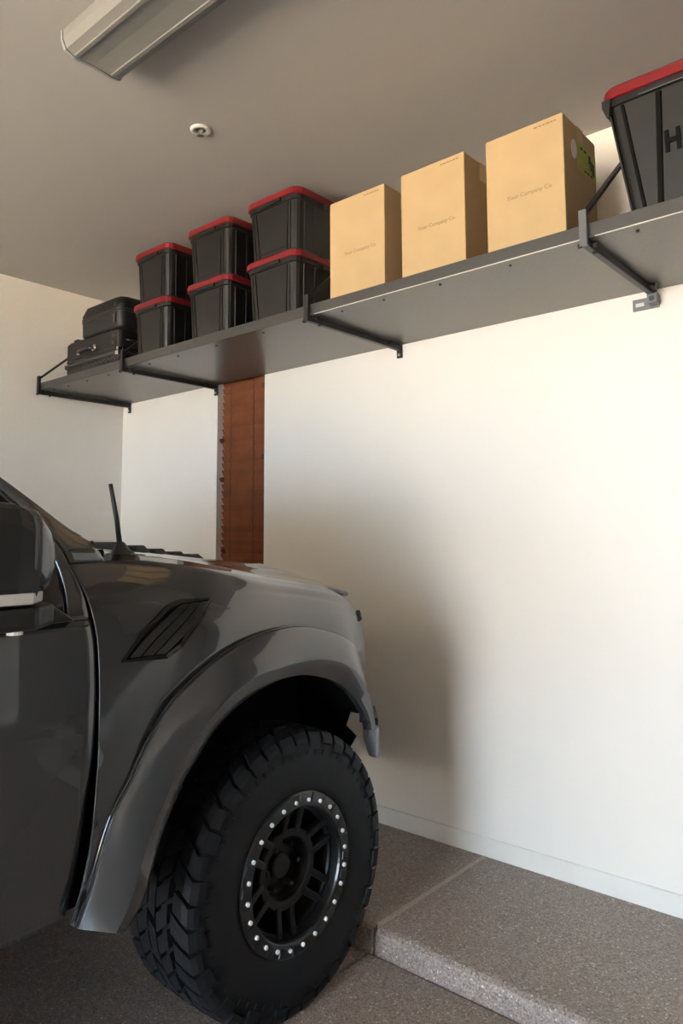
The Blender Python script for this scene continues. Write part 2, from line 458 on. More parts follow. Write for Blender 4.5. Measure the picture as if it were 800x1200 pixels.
for i, b in enumerate(BR):
    w = .022
    br = MB().bar((b, YF-.012, ZB-.016), (b, -.004, ZB-.016), w, .026).make('bracket', M['bracket'], sh, bevel=.002)
    MB().bar((b, YF-.008, ZB+.075), (b, -.012, 3.035), .020, .012, (0, 1, 0)).make('brace', M['bracket'], br, bevel=.002)
    MB().box(b-.013, b+.013, YF-.022, YF-.006, ZB-.03, ZB+.088).make('clip', M['clip'] if i >= 3 else M['bracket'], br, bevel=.002)
    MB().box(b-.014, b+.014, -.014, -.0005, 2.985, 3.085).make('upper_plate', M['bracket'], br, bevel=.002)
    if i == 3:
        MB().box(b-.082, b+.018, -.008, -.0005, ZB-.072, ZB-.026).box(b-.014, b+.024, -.05, -.008, ZB-.064, ZB-.026).make('wall_plate', M['clip'], br, bevel=.002)
        MB().box(b-.070, b-.038, -.0092, -.0075, ZB-.057, ZB-.043).make('slot', M['edge'], br)
        MB().tube([(b+.006, -.075, ZB-.006), (b+.030, -.075, ZB-.012)], .014, 10).make('bolt', M['bracket'], br)
        MB().tube([(b+.004, -.052, ZB-.046), (b+.004, -.044, ZB-.046)], .011, 8).make('bolt', M['steel'], br)
    else:
        MB().box(b-.016, b+.016, -.008, -.0005, ZB-.066, ZB-.002).make('wall_plate', M['bracket'], br, bevel=.002)
        MB().tube([(b, -.012, ZB-.050), (b, -.007, ZB-.050)], .007, 8).make('bolt', M['bolt'], br)
        MB().tube([(b+.008, -.10, ZB-.010), (b+.022, -.10, ZB-.012)], .009, 8).make('bolt', M['steel'], br)
    MB().tube([(b+.006, YF+.035, ZB-.012), (b+.024, YF+.035, ZB-.014)], .011, 8).make('bolt', M['bracket'], br)
    MB().tube([(b-.020, YF-.012, ZB-.026), (b-.008, YF-.012, ZB-.026)], .008, 8).make('bolt', M['bracket'], br)
    MB().tube([(b+.004, YF+.06, ZB-.036), (b+.004, YF+.06, ZB-.029)], .007, 8).make('bolt', M['bracket'], br)

# ------------------------------------------------------------------ cardboard boxes
def box_text_matrix(x, y, z):
    return Matrix.Translation((x, y, z)) @ Matrix.Rotation(PI/2, 4, 'X')
def cardboard(name, x0, x1, y0, y1, z0, z1, label, rz=0.):
    w, d, h = x1-x0, y1-y0, z1-z0
    r = tag(empty(name, ((x0+x1)/2, (y0+y1)/2, z0), rz), label, 'box', 'cardboard boxes on the shelf')
    W, D = w/2, d/2
    k = dict(local=True)
    MB().box(-W, W, -D, D, .002, h-.004).make('carton', M['card'], r, bevel=.0035, **k)
    MB().box(-W+.002, W-.002, -D+.002, -.0015, h-.006, h).make('flap', M['card'], r, bevel=.001, **k)
    MB().box(-W+.002, W-.002, .0015, D-.002, h-.006, h).make('flap', M['card'], r, bevel=.001, **k)
    MB().box(-W-.0008, W+.0008, -.025, .025, h-.0005, h+.0008).box(W-.0006, W+.0008, -.025, .025, h-.07, h).make('tape', M['tape'], r, **k)
    text('printed_name', 'Your Company Co.', .0215, .0003, M['ink'], r, box_text_matrix(.02, -D-.0006, h*.445), 'CENTER')
    mk = MB()
    xx = W-.105
    while xx < W-.028:
        l = random.uniform(.006, .014)
        mk.box(xx, min(xx+l, W-.024), -D-.0007, -D+.0004, h-.0215, h-.0165)
        xx += l+.004
    o = mk.make('small_print', M['ink'], r, **k); o['kind'] = 'stuff'
    return r, W, D, h
ZD = ZT
c1 = cardboard('cardboard_box', 2.535, 2.829, -.62, -.345, ZD, 2.869, 'leftmost of the three tan cardboard boxes, next to the tallest pair of black totes')
c2 = cardboard('cardboard_box', 2.913, 3.202, -.62, -.345, ZD, 2.869, 'middle one of the three tan cardboard boxes on the shelf')
c3 = cardboard('cardboard_box', 3.292, 3.586, -.62, -.345, ZD, 2.866, 'tan cardboard box with a lime green label on its dark right side')
r, W, D, h = c3
k = dict(local=True)
MB().box(W-.0005, W+.0012, -.045+.02, D-.004, h-.155, h-.055).make('lime_label', M['green'], r, **k)['label'] = 'lime green sticker with dark print'
mk = MB()
for yy, z0, z1 in ((.0, h-.075, h-.066), (.03, h-.075, h-.066), (.07, h-.10, h-.07), (.085, h-.12, h-.085), (.10, h-.135, h-.09), (.03, h-.147, h-.14), (.055, h-.147, h-.139), (.085, h-.147, h-.138)):
    mk.box(W+.001, W+.0018, yy, yy+.018, z0, z1)
mk.make('label_print', M['inkdark'], r, **k)
MB().prism([(-.053+.028*math.cos(t*PI/8)*.8, h-.095+.034*math.sin(t*PI/8)) for t in range(16)], 0, W-.0005, W+.0010).make('paper_sticker', M['white'], r, **k)['label'] = 'pale torn sticker beside the green label'
r2, W2, D2, h2 = c2
MB().prism([(.07+.02*math.cos(t*PI/8), h2-.07+.028*math.sin(t*PI/8)) for t in range(16)], 0, W2-.0005, W2+.0010).make('paper_sticker', M['white'], r2, **k)

# ------------------------------------------------------------------ storage totes
def tote(name, cx, w, z0, h, label, d=.52, yf=-.615, bm_='tote', big=False):
    r = tag(empty(name, (cx, yf+d/2, z0)), label, 'storage tote', None if big else 'black totes with red lids')
    k = dict(local=True)
    W, D = w/2, d/2
    ov = .016                                  # the lid overhangs the walls
    bw, bd = W-ov, D-ov
    tp = .012 if not big else .052              # taper towards the floor
    B = MB()
    zl = h-.034 if big else h-.027
    B.rings([rrect(-bw+tp+.008, bw-tp-.008, -bd+tp+.008, bd-tp-.008, .03, 0), rrect(-bw+tp, bw-tp, -bd+tp, bd-tp, .036, .008),
             rrect(-bw, bw, -bd, bd, .042, zl-.03), rrect(-bw-.006, bw+.006, -bd-.006, bd+.006, .046, zl-.027), rrect(-bw-.006, bw+.006, -bd-.006, bd+.006, .046, zl)])
    body = B.make('tub', M[bm_], r, smooth=False, **k)
    L = MB()
    L.rings([rrect(-W+.006, W-.006, -D+.006, D-.006, .05, zl-.006), rrect(-W, W, -D, D, .055, zl-.004), rrect(-W, W, -D, D, .055, h-.008), rrect(-W+.006, W-.006, -D+.006, D-.006, .05, h),
             rrect(-W+.022, W-.022, -D+.022, D-.022, .04, h), rrect(-W+.024, W-.024, -D+.024, D-.024, .038, h-.004)])
    L.make('lid', M['lid'], r, smooth=False, **k)
    def lean(z):                                # how far the wall stands in at height z
        return tp*(1-max(0, min(1, (z-.008)/(zl-.038))))
    def rib(face, u0, u1, w0=.004, pr=.004, zt=zl-.035, zb=.012, nm='rib', m_=None):
        """a raised rib on the front (face 0) or on the right side (face 1), from u0 at the foot to u1 at the top"""
        mb = MB(); rr = []
        for u, z in ((u0, zb), (u1, zt)):
            q = lean(z)
            if face == 0:
                y = -bd+q; rr.append([(u-w0, y+.003, z), (u-w0*.6, y-pr, z), (u+w0*.6, y-pr, z), (u+w0, y+.003, z)])
            else:
                x = bw-q; rr.append([(x-.003, u-w0, z), (x+pr, u-w0*.6, z), (x+pr, u+w0*.6, z), (x-.003, u+w0, z)])
        mb.rings(rr)
        return mb.make(nm, m_ or M[bm_], body, **k)
    if not big:
        for s in (-1, 1):
            rib(0, s*(bw-.075), s*(bw-.058))
            rib(0, s*(bw-.050), s*(bw-.040), .0025, .003)
            rib(1, s*(bd-.13), s*(bd-.12)); rib(1, s*(bd-.06), s*(bd-.05), .006, .005)
        MB().rings([[(x, -bd+lean(z)+.003, z), (x, -bd+lean(z)-.003, z), (x, -bd+lean(z+.006)-.003, z+.006), (x, -bd+lean(z+.006)+.003, z+.006)] for x, z in ((-bw+.075, .03), (bw-.075, .03))]).make('rib', M[bm_], body, **k)
        MB().box(-.07, .07, -bd-.016, -bd-.004, zl-.022, zl-.004).make('grip', M[bm_], body, bevel=.003, **k)
        MB().box(bw+.004, bw+.015, -.07, .07, zl-.03, zl-.004).make('grip', M[bm_], body, bevel=.003, **k)
    return r, body, W, D, bw, bd, lean, rib, zl

ST = ((1.188, .345, 'left'), (1.681, .355, 'middle'), (2.148, .362, 'right'))
W3 = {'left': 'in the stack beside the black suitcases', 'middle': 'in the middle one of the three tote stacks', 'right': 'in the stack beside the cardboard boxes'}
for cx, w, nm in ST:
    tote('storage_tote', cx, w, ZD, .325, 'lower black tote with a red lid '+W3[nm])
    tote('storage_tote', cx+random.uniform(.0, .008), w, ZD+.3255, .293, 'upper black tote with a red lid '+W3[nm])
# the big tote at the right end
big = tote('storage_tote', 4.132, .84, ZD, .462, 'big charcoal tote with a red lid and lettering at the shelf end past the boxes', d=.50, yf=-.625, bm_='bigtote', big=True)
r, body, W, D, bw, bd, lean, rib, zl = big
for s in (-1, 1):
    rib(0, s*(bw-.052-.048), s*(bw-.052), .0075, .006, m_=M['totetext'])
    rib(0, s*(bw-.052-.088), s*(bw-.052-.112), .011, .006, m_=M['totetext'])
    rib(0, s*(bw-.060), s*(bw-.010), .004, .004)
    MB().prism([(s*(bw-.02), zl-.002), (s*(bw+.010), zl-.002), (s*(bw+.010), zl-.026), (s*(bw-.004), zl-.062), (s*(bw-.014), zl-.062)], 1, -bd-.012, -bd+.03).make('corner_lug', M['blackplastic'], body, bevel=.004, local=True)
    MB().prism([(s*(W-.004), zl+.004), (s*(W+.003), zl+.004), (s*(W+.003), zl-.016), (s*(W-.004), zl-.02)], 1, -D+.05, -D+.10).make('latch', M['bolt'], body, bevel=.001, local=True)
    MB().box(s*.16-.14 if s < 0 else .02, -.02 if s < 0 else s*.16+.14, -bd-.012, -bd-.004, zl-.028, zl-.006).make('grip', M['blackplastic'], body, bevel=.003, local=True)
mt = Matrix.Translation((-.236, -bd+lean(.21)-.004, .205)) @ Matrix.Rotation(PI/2+math.atan2(.052, .42), 4, 'X') @ Matrix.Diagonal((.80, 1, 1, 1))
text('lettering', 'HUSKY', .088, .002, M['totetext'], body, mt, 'LEFT', 1.12, .0035)

# ------------------------------------------------------------------ black cases
def case_corner(mb, x, y, z):
    mb.box(x-.014, x+.014, y-.014, y+.014, z-.014, z+.014)
yf = -.60
ks = empty('suitcase', (.588, yf+.21, ZD)); tag(ks, 'flat black case with studded trim at the bottom of the case pile', 'suitcase', 'black cases at the left end of the shelf')
kk = dict(local=True)
MB().rings([rrect(-.295, .295, -.21, .21, .02, 0), rrect(-.295, .295, -.21, .21, .02, .104)]).make('shell', M['case'], ks, bevel=.006, **kk)
MB().rings([rrect(-.299, .299, -.214, .214, .022, .092), rrect(-.299, .299, -.214, .214, .022, .106)]).make('trim_band', M['casetrim'], ks, bevel=.003, **kk)
for i in range(24):
    x = -.10+i*.0155
    MB().lathe([(0, 0), (0, .0022), (.002, .0014), (.0025, 0)], 6, 'z', (0, 0, 0)).make('stud', M['bolt'], ks, local=True).matrix_local = Matrix.Translation((x, -.2095, .066+.006*math.sin(i*2.1))) @ Matrix.Rotation(PI/2, 4, 'X')
for s in (-1, 1):
    for z in (.014, .092):
        MB().box(s*.285-.018, s*.285+.018, -.2165, -.185, z-.013, z+.013).make('corner_cap', M['chrome'] if s > 0 else M['casetrim'], ks, bevel=.005, **kk)
km = empty('suitcase', (.586, yf+.205, ZD+.1075)); tag(km, 'black suitcase with a bright metal handle, middle of the case pile', 'suitcase', 'black cases at the left end of the shelf')
MB().rings([rrect(-.298, .298, -.205, .205, .03, 0), rrect(-.300, .300, -.207, .207, .032, .02), rrect(-.300, .300, -.207, .207, .032, .12), rrect(-.285, .285, -.195, .195, .03, .137)]).make('shell', M['case'], km, bevel=.004, **kk)
MB().rings([rrect(-.303, .303, -.210, .210, .033, .012), rrect(-.303, .303, -.210, .210, .033, .019)]).make('seam_band', M['gloss'], km, **kk)
hd = MB().tube([(-.115, -.212, .052), (-.112, -.230, .050), (-.09, -.240, .047), (.02, -.240, .047), (.045, -.230, .050), (.048, -.212, .052)], .008, 8).make('handle', M['gloss'], km, smooth=True, **kk)
for x in (-.115, .048):
    MB().tube([(x-.02, -.209, .062), (x-.024, -.2155, .052), (x-.02, -.2175, .040), (x+.012, -.2175, .040)] if x < 0 else [(x-.012, -.2175, .038), (x+.014, -.2175, .040), (x+.020, -.2155, .054), (x+.012, -.209, .066), (x-.014, -.2095, .066)], .0055, 6).make('handle_ring', M['chrome'], hd, **kk)
for z in (.05, .09):
    MB().box(.235, .265, -.2125, -.205, z-.01, z+.01).make('latch', M['casetrim'], km, bevel=.003, **kk)
MB().box(-.215, -.165, -.20, -.165, .134, .147).make('strap_loop', M['casetrim'], km, bevel=.004, **kk)
MB().box(.285, .305, -.2125, -.18, .0, .02).make('corner_cap', M['chrome'], km, bevel=.004, **kk)
MB().tube([(.301, -.16, .07), (.325, -.15, .06), (.33, -.10, .058), (.325, -.05, .06), (.301, -.04, .07)], .007, 8).make('side_handle', M['gloss'], km, smooth=True, **kk)
kt = empty('suitcase', (.668, yf+.195, ZD+.246)); tag(kt, 'soft rounded black suitcase with zipper piping on top of the case pile', 'suitcase', 'black cases at the left end of the shelf')
MB().rings([rrect(-.21, .215, -.185, .185, .04, 0), rrect(-.222, .224, -.195, .195, .05, .012), rrect(-.224, .226, -.197, .197, .05, .10), rrect(-.224, .226, -.197, .197, .05, .135), rrect(-.205, .21, -.18, .18, .05, .185), rrect(-.18, .185, -.16, .16, .05, .198)]).make('shell', M['case'], kt, smooth=True, **kk)
for z in (.098, .112):
    ring = rrect(-.226, .228, -.199, .199, .052, z, 6)
    MB().tube(ring+ring[:1], .0028, 6).make('piping', M['casetrim'], kt, smooth=True, **kk)
MB().box(-.005, .015, -.203, -.196, .094, .104).make('zip_pull', M['casetrim'], kt, bevel=.002, **kk)
MB().box(.16, .185, -.204, -.192, .03, .085).make('latch', M['casetrim'], kt, bevel=.005, **kk)
MB().box(.165, .19, -.204, -.192, .125, .145).make('latch', M['casetrim'], kt, bevel=.004, **kk)

# ------------------------------------------------------------------ pickup truck
CX = 1.94                                       # centre line of the truck; its nose points at wall_back (+y)
TR = (CX, -3.0, 0)
truck = tag(empty('pickup_truck', TR), 'lead grey lifted pickup truck with wide fender flares, nose towards the white wall', 'truck')
CR = [(-1.95, 1.405), (-1.72, 1.396), (-1.6, 1.385), (-1.47, 1.367), (-1.3, 1.338), (-1.15, 1.31), (-1.0, 1.287), (-.86, 1.264), (-.766, 1.240), (-.70, 1.20)]
PR = [(.45, 2.79), (.50, 2.805), (.6, 2.835), (.75, 2.853), (1.0, 2.862), (1.15, 2.862), (1.25, 2.853), (1.32, 2.830), (1.37, 2.793), (1.40, 2.735)]
DP = [(.45, 2.79), (.50, 2.805), (.6, 2.835), (.75, 2.853), (1.0, 2.862), (1.15, 2.862), (1.24, 2.855), (1.30, 2.838), (1.40, 2.79), (1.5, 2.745), (1.6, 2.70), (1.7, 2.65), (1.8, 2.585)]
def soft(x, pts):
    """piecewise-linear curve smoothed over a small window"""
    return sum(interp(x+d, pts) for d in (-.03, -.018, -.006, .006, .018, .03))/6
def Xs(y, z):
    """side of the front fender"""
    c = soft(y, CR)
    t = z+(1.40-c)*min(1, max(0, (z-.6)/.5))
    x = soft(t, PR) if t < 1.36 else interp(t, PR)
    if y > -1.0: x -= .6*(y+1.0)**2
    return x
def Xd(z): return soft(z, DP)
def both(name, verts, faces, material, parent=truck, **k):
    """the part on the right side and its mirror image on the left side"""
    a = obj(name, verts, faces, material, parent, **k)
    b = obj(name, [(2*CX-v[0], v[1], v[2]) for v in verts], faces, material, parent, **k)
    return a, b
def grid(P):
    n, m_ = len(P), len(P[0])
    v = [tuple(p) for row in P for p in row]
    return v, [(i*m_+j, i*m_+j+1, (i+1)*m_+j+1, (i+1)*m_+j) for i in range(n-1) for j in range(m_-1)]

# -- front fender: surface between the flare's upper line and the panel's outline
FLU = [(-1.889, .504), (-1.854, .67), (-1.824, .759), (-1.775, .833), (-1.732, .91), (-1.667, .996), (-1.587, 1.056), (-1.493, 1.106), (-1.376, 1.143), (-1.265, 1.158), (-1.144, 1.155), (-1.014, 1.124), (-.915, 1.081), (-.853, 1.029), (-.815, .96), (-.79, .86), (-.778, .78)]
ARC = [(-1.794, .492), (-1.754, .535), (-1.728, .60), (-1.703, .67), (-1.669, .737), (-1.632, .798), (-1.588, .848), (-1.523, .915), (-1.425, .972), (-1.302, 1.008), (-1.203, 1.014), (-1.115, .999), (-1.022, .967), (-.944, .917), (-.883, .856), (-.853, .813), (-.840, .776)]
DOOR = [(-1.899, .507), (-1.889, .60), (-1.877, .70), (-1.872, .78), (-1.859, .90), (-1.857, 1.05), (-1.865, 1.185), (-1.877, 1.254), (-1.899, 1.338), (-1.925, 1.398)]
CROWN = [(-1.925, 1.401), (-1.72, 1.396), (-1.6, 1.385), (-1.47, 1.367), (-1.3, 1.338), (-1.15, 1.31), (-1.0, 1.287), (-.86, 1.264), (-.766, 1.240), (-.708, 1.203)]
HLE = [(-.708, 1.203), (-.705, 1.168), (-.74, 1.163), (-.745, 1.14), (-.742, 1.075), (-.76, .99), (-.785, .90)]
def seq(pts, n): return resample(pts, n)
fi = np.concatenate([seq([p for p in FLU if p[0] <= -1.66], 26)[:-1], seq([p for p in FLU if -1.67 <= p[0] <= -.91], 40)[:-1], seq([p for p in FLU if p[0] >= -.92 and p[1] > .85], 12)])
fo = np.concatenate([seq(DOOR, 26)[:-1], seq(CROWN, 40)[:-1], np.array([[np.interp(t, np.linspace(0, 1, 7), [h[0] for h in HLE]), np.interp(t, np.linspace(0, 1, 7), [h[1] for h in HLE])] for t in np.linspace(0, 1, 12)])])
def bulge(y, z):
    """the fender swells outward ahead of a line leaning forward through the vent"""
    d = (y+1.80)*.80-(z-1.10)*.60
    return .030*smoothstep(.0, .22, d)*smoothstep(1.36, 1.20, z+(1.40-soft(y, CR)))*smoothstep(-.72, -.95, y)
NV = 14
rows = []
for a, b in zip(fi, fo):
    row = []
    for j in range(NV+1):
        v = j/NV
        y, z = a[0]+(b[0]-a[0])*v, a[1]+(b[1]-a[1])*v
        row.append((Xs(y, z)+bulge(y, z), y, z))
    rows.append(row)
gap = .004
v, f = grid(rows)
v = [(x, max(y, interp(z, [(p[1], p[0]) for p in DOOR])+gap) if z > .5 and y < -1.8 else y, z) for x, y, z in v]
fender, fender_l = both('fender', v, f, M['paint'], smooth=True, solid=.012)
def XF(y, z): return Xs(y, z)+bulge(y, z)

# -- fender flare
n = 84
u_ = seq(FLU, n); a_ = seq(ARC, n)
prof = [(0.0, -.012), (0.0, .016), (.04, .022), (.30, .045), (.55, .066), (.60, .068), (.90, .056), (1.0, .046), (1.008, .036), (1.004, .020)]
rows = []
for p, q in zip(u_, a_):
    row = []
    for t, dx in prof:
        y, z = p[0]+(q[0]-p[0])*t, p[1]+(q[1]-p[1])*t
        base = XF(p[0], p[1])*(1-min(t, 1))+(2.872 if q[0] < -1.0 else 2.872-.35*(q[0]+1.0)**2)*min(t, 1)
        row.append((base+dx, y, z))
    rows.append(row)
v, f = grid(rows)
flare, flare_l = both('fender_flare', v, f, M['paint'], smooth=False, solid=.006)
for o in (flare, flare_l):
    me = o.data
    me.polygons.foreach_set('use_smooth', [True]*len(me.polygons))
    e = o.modifiers.new('edges', 'EDGE_SPLIT'); e.split_angle = math.radians(24)
# black seam between flare and fender
rows = [[(XF(p[0], p[1])+dx, p[0]+(q[0]-p[0])*t, p[1]+(q[1]-p[1])*t) for t, dx in ((-.035, .002), (-.03, .006), (.0, .006), (.03, .002))] for p, q in zip(u_, a_)]
v, f = grid(rows)
both('flare_gasket', v, f, M['gloss'], smooth=True)
MB_b = MB().prism([(2.905, -.792), (2.898, -.770), (2.72, -.60), (2.70, -.62), (2.862, -.785)], 2, .668, .772)
both('bumper_end', MB_b.v, MB_b.f, M['bumper'], bevel=.006)
MB_c = MB().prism([(2.86, -.775), (2.89, -.765), (2.76, -.62), (2.73, -.64)], 2, .775, .80)
both('bumper_bracket', MB_c.v, MB_c.f, M['blackplastic'])

# -- wheel well
def liner():
    q = seq([p for p in ARC if not (p[0] > -.9 and p[1] < .80)], 50)
    q = np.array([(-1.24+(p[0]+1.24)*1.035, .5+(p[1]-.5)*1.04) for p in q])
    rows = [[(x, p[0], p[1]) for x in (2.875, 2.75, 2.6, 2.40)] for p in q]
    v, f = grid(rows)
    n_ = len(v)
    v += [(2.40, p[0], .47) for p in q]
    L = len(q)
    for i in range(L-1):
        f.append((i*4+3, (i+1)*4+3, n_+i+1, n_+i))
    return v, f
v, f = liner()
both('wheel_liner', v, f, M['liner'], solid=-.004)

MB_d = MB().prism([(2.35, .56), (2.79, .60), (2.775, .68), (2.81, .73), (2.76, .76), (2.80, .85), (2.35, .86)], 1, -.802, -.788)
both('splash_shield', MB_d.v, MB_d.f, M['liner'])
# -- fender vent
VP = [(-1.798, 1.123), (-1.735, 1.195), (-1.648, 1.258), (-1.607, 1.271), (-1.490, 1.269), (-1.538, 1.219), (-1.619, 1.143), (-1.664, 1.118)]
def vent_side(flip):
    def X(x): return 2*CX-x if flip else x
    c = np.mean(VP, axis=0)
    out = [VP[i] for i in range(8)]
    inn = []
    P = [Vector((p[0], p[1])) for p in out]
    for i in range(8):
        a, b, d = P[i-1], P[i], P[(i+1) % 8]
        n1 = Vector((-(b-a).y, (b-a).x)).normalized(); n2 = Vector((-(d-b).y, (d-b).x)).normalized()
        nn = (n1+n2).normalized()
        if (Vector(c)-b).dot(nn) < 0: nn = -nn
        inn.append(tuple(b+nn*.012))
    w = MB()
    rs = []
    for pts, h in ((out, .0005), (out, .0055), (inn, .0055), (inn, .001)):
        rs.append([(X(XF(*p)+h), p[0], p[1]) for p in pts])
    w.rings(rs, cap=False)
    fr = w.make('fender_vent', M['gloss'], truck)
    bk = MB()
    bk.v = [(X(XF(*p)+.0015), p[0], p[1]) for p in inn]+[(X(XF(*c)+.0015), c[0], c[1])]
    bk.f = [(i, (i+1) % 8, 8) for i in range(8)]
    bk.make('vent_mesh', M['under'], fr)
    A, B_, C_, D_ = map(lambda k: Vector(inn[k]), (0, 7, 3, 4))
    M1 = Vector(inn[1]); M2 = Vector(inn[6])
    def bil(s, t):
        l = A.lerp(C_, t)+(M1-A.lerp(C_, .45))*math.sin(PI*t)*.85
        r_ = B_.lerp(D_, t)+(M2-B_.lerp(D_, .30))*math.sin(PI*t)*.6
        return l.lerp(r_, s)
    for s0, s1 in ((.10, .30), (.40, .62), (.72, .92)):
        lv = MB(); rs = []
        for t in np.linspace(.03, .97, 9):
            p, q = bil(s0, t), bil(s1, t)
            if t in (.03, .97): pass
            rs.append([(X(XF(p.x, p.y)+.002), p.x, p.y), (X(XF(p.x, p.y)+.004), p.x, p.y), (X(XF(q.x, q.y)+.011), q.x, q.y), (X(XF(q.x, q.y)+.004), q.x, q.y)])
        lv.rings(rs); lv.make('louver', M['blackplastic'], fr)
vent_side(False); vent_side(True)

# -- hood
HB = [(-1.95, 1.408), (-1.72, 1.399), (-1.6, 1.388), (-1.47, 1.370), (-1.3, 1.341), (-1.15, 1.313), (-1.0, 1.290), (-.86, 1.267), (-.7, 1.232), (-.62, 1.212), (-.52, 1.172), (-.46, 1.13), (-.42, 1.08)]
def hood_z(r, y):
    k_ = interp(y, [(-1.75, .2), (-1.5, .38), (-1.22, .66), (-.86, 1)])
    return soft(y, HB)+k_*(.048*smoothstep(0, .26, r)*smoothstep(-.42, -.60, y)+.026*smoothstep(.26, .36, r)*smoothstep(-.50, -.72, y))
def hood_front(r): return interp(r, [(0, -.735), (.1, -.745), (.25, -.665), (.4, -.585), (.79, -.53)])
def hood_rear(r): return interp(r, [(0, -1.76), (.2, -1.70), (.5, -1.60), (.79, -1.54)])
rr_ = [0, .012, .03, .06, .1, .14, .18, .22, .26, .29, .32, .36, .42, .5, .6, .7, .79]
def hood_rows(flip):
    rows = []
    for r in rr_:
        y0, y1 = hood_rear(r), hood_front(r)
        rows.append([((2.730-r) if not flip else 2*CX-(2.730-r), y0+(y1-y0)*t, hood_z(r, y0+(y1-y0)*t)-(.010 if r == 0 else 0)) for t in np.linspace(0, 1, 40)])
    return rows
R1 = hood_rows(False); R2 = hood_rows(True)
v, f = grid(R1+R2[::-1][1:])
hood = obj('hood', v, f, M['paint'], truck, smooth=True, solid=.012)
# black heat extractor louvers on the bulge
for k_ in range(5):
    y = -1.36+k_*.085
    z = hood_z(.6, y)
    for s in (-1, 1):
        lv = MB().prism([(y-.040, z-.004), (y-.036, z+.040-k_*.004), (y+.004, z+.040-k_*.004), (y+.042, z-.002), (y+.042, z-.012)], 0, CX+(.03 if s > 0 else -.24), CX+(.24 if s > 0 else -.03))
        lv.make('louver', M['blackplastic'], hood, bevel=.005)
# cowl between hood and windscreen
rows = []
for x in np.linspace(-.78, .78, 21):
    r = .79-abs(x)
    y0 = hood_rear(r)-.003
    z0 = hood_z(r, y0)
    rows.append([(CX+x, y0, z0-.010), (CX+x, y0-.03, z0-.004), (CX+x, y0-.10, z0-.012), (CX+x, y0-.20, z0+.008)])
v, f = grid(rows)
obj('cowl', v, f, M['blackplastic'], truck, solid=.01)
for x0, sx in ((CX-.45, 1), (CX+.20, 1)):
    wp = MB().tube([(x0, -1.70, 1.405), (x0+.1, -1.72, 1.415), (x0+.40, -1.76, 1.425)], [.012, .009, .006], 8)
    wp.box(x0-.03, x0+.03, -1.73, -1.67, 1.395, 1.430)
    wo = wp.make('wiper', M['blackplastic'], truck)
    MB().bar((x0+.05, -1.73, 1.420), (x0+.52, -1.77, 1.428), .010, .014).make('wiper_blade', M['rubber'], wo)

# -- cab glass and pillars
PU = [(2.775, -1.797, 1.382), (2.760, -1.825, 1.427), (2.735, -1.868, 1.462), (2.710, -1.955, 1.524), (2.678, -2.043, 1.592), (2.63, -2.19, 1.685), (2.56, -2.34, 1.760)]
PL = [(2.790, -1.905, 1.380), (2.777, -1.926, 1.428), (2.751, -1.980, 1.487), (2.712, -2.067, 1.573), (2.655, -2.22, 1.685), (2.60, -2.42, 1.765)]
pu = resample(PU, 24); pl = resample(PL, 24)
rows = []
for a, b in zip(pu, pl):
    row = []
    for t in np.linspace(0, 1, 7):
        p = a+(b-a)*t
        out_ = math.sin(PI*t)*.016*smoothstep(1.42, 1.52, p[2])
        row.append((p[0]+out_*.7, p[1], p[2]+out_*.7))
    rows.append(row)
v, f = grid(rows)
both('windscreen_pillar', v, f, M['paint'], smooth=True, solid=.012)
# foot of the pillar, down to the fender crown
foot = [[(2.735, -1.775, 1.402), (2.765, -1.80, 1.402), (2.772, -1.86, 1.402), (2.782, -1.905, 1.402)], [(2.715, -1.765, 1.395), (2.725, -1.79, 1.396), (2.738, -1.86, 1.399), (2.74, -1.918, 1.399)]]
v, f = grid(foot)
both('pillar_foot', v, f, M['under'], solid=.01)
rows = []
for t in np.linspace(0, 1, 16):
    lo = resample(PU, 16)[int(round(t*15))]
    half = lo[0]-CX-.004
    row = []
    for s in np.linspace(-1, 1, 17):
        cw = (1-s*s)
        row.append((CX+half*s, lo[1]+cw*(.15-.03*t), lo[2]+cw*(.012+.02*t)-.006))
    rows.append(row)
v, f = grid(rows)
obj('windscreen', v, f, M['tint'], truck, smooth=True, solid=.005)
rows = []
for y in np.linspace(-2.30, -4.02, 16):
    rows.append([(CX+.66*s*(1 if abs(s) < .99 else 1.0), y+(1-s*s)*(.12 if y > -2.5 else 0)*max(0, 1-(-2.30-y)*4), 1.768+.055*(1-abs(s)**2.6)-.02*smoothstep(-3.8, -4.02, y)) for s in np.linspace(-1, 1, 15)])
v, f = grid(rows)
obj('roof', v, f, M['paint'], truck, smooth=True, solid=.02)

# -- doors
def zi(y): return interp(-y, [(1.937, 1.307), (1.942, 1.363), (1.954, 1.412), (1.974, 1.448), (1.997, 1.483), (2.023, 1.517), (2.10, 1.585), (2.25, 1.675), (2.40, 1.722), (2.85, 1.735)])
def door_front(z): return interp(z, [(p[1], p[0]) for p in DOOR])-gap
def door_skin(front, rear, z0=.507, z1=1.238):
    rows = []
    for z in np.linspace(z0, z1, 30):
        ya = front(z)
        rows.append([(Xd(z)-(.004 if t in (0, 1) else 0)+.006*math.exp(-((z-1.02)/.035)**2)*smoothstep(0, .12, t), ya+(rear-ya)*t, z) for t in [0, .01, .03, .06, .12, .2, .3, .4, .5, .6, .7, .8, .9, .97, .99, 1]])
    return grid(rows)
OUTL = [(-1.877, 1.240), (-1.885, 1.300), (-1.900, 1.350), (-1.914, 1.392), (-1.926, 1.424), (-1.980, 1.487), (-2.067, 1.573), (-2.22, 1.685), (-2.42, 1.762), (-2.65, 1.775), (-2.925, 1.775)]
INL = [(-1.941, 1.240), (-1.937, 1.307), (-1.942, 1.363), (-1.954, 1.412), (-1.966, 1.435), (-2.023, 1.517), (-2.10, 1.585), (-2.25, 1.675), (-2.44, 1.722), (-2.65, 1.730), (-2.87, 1.733)]
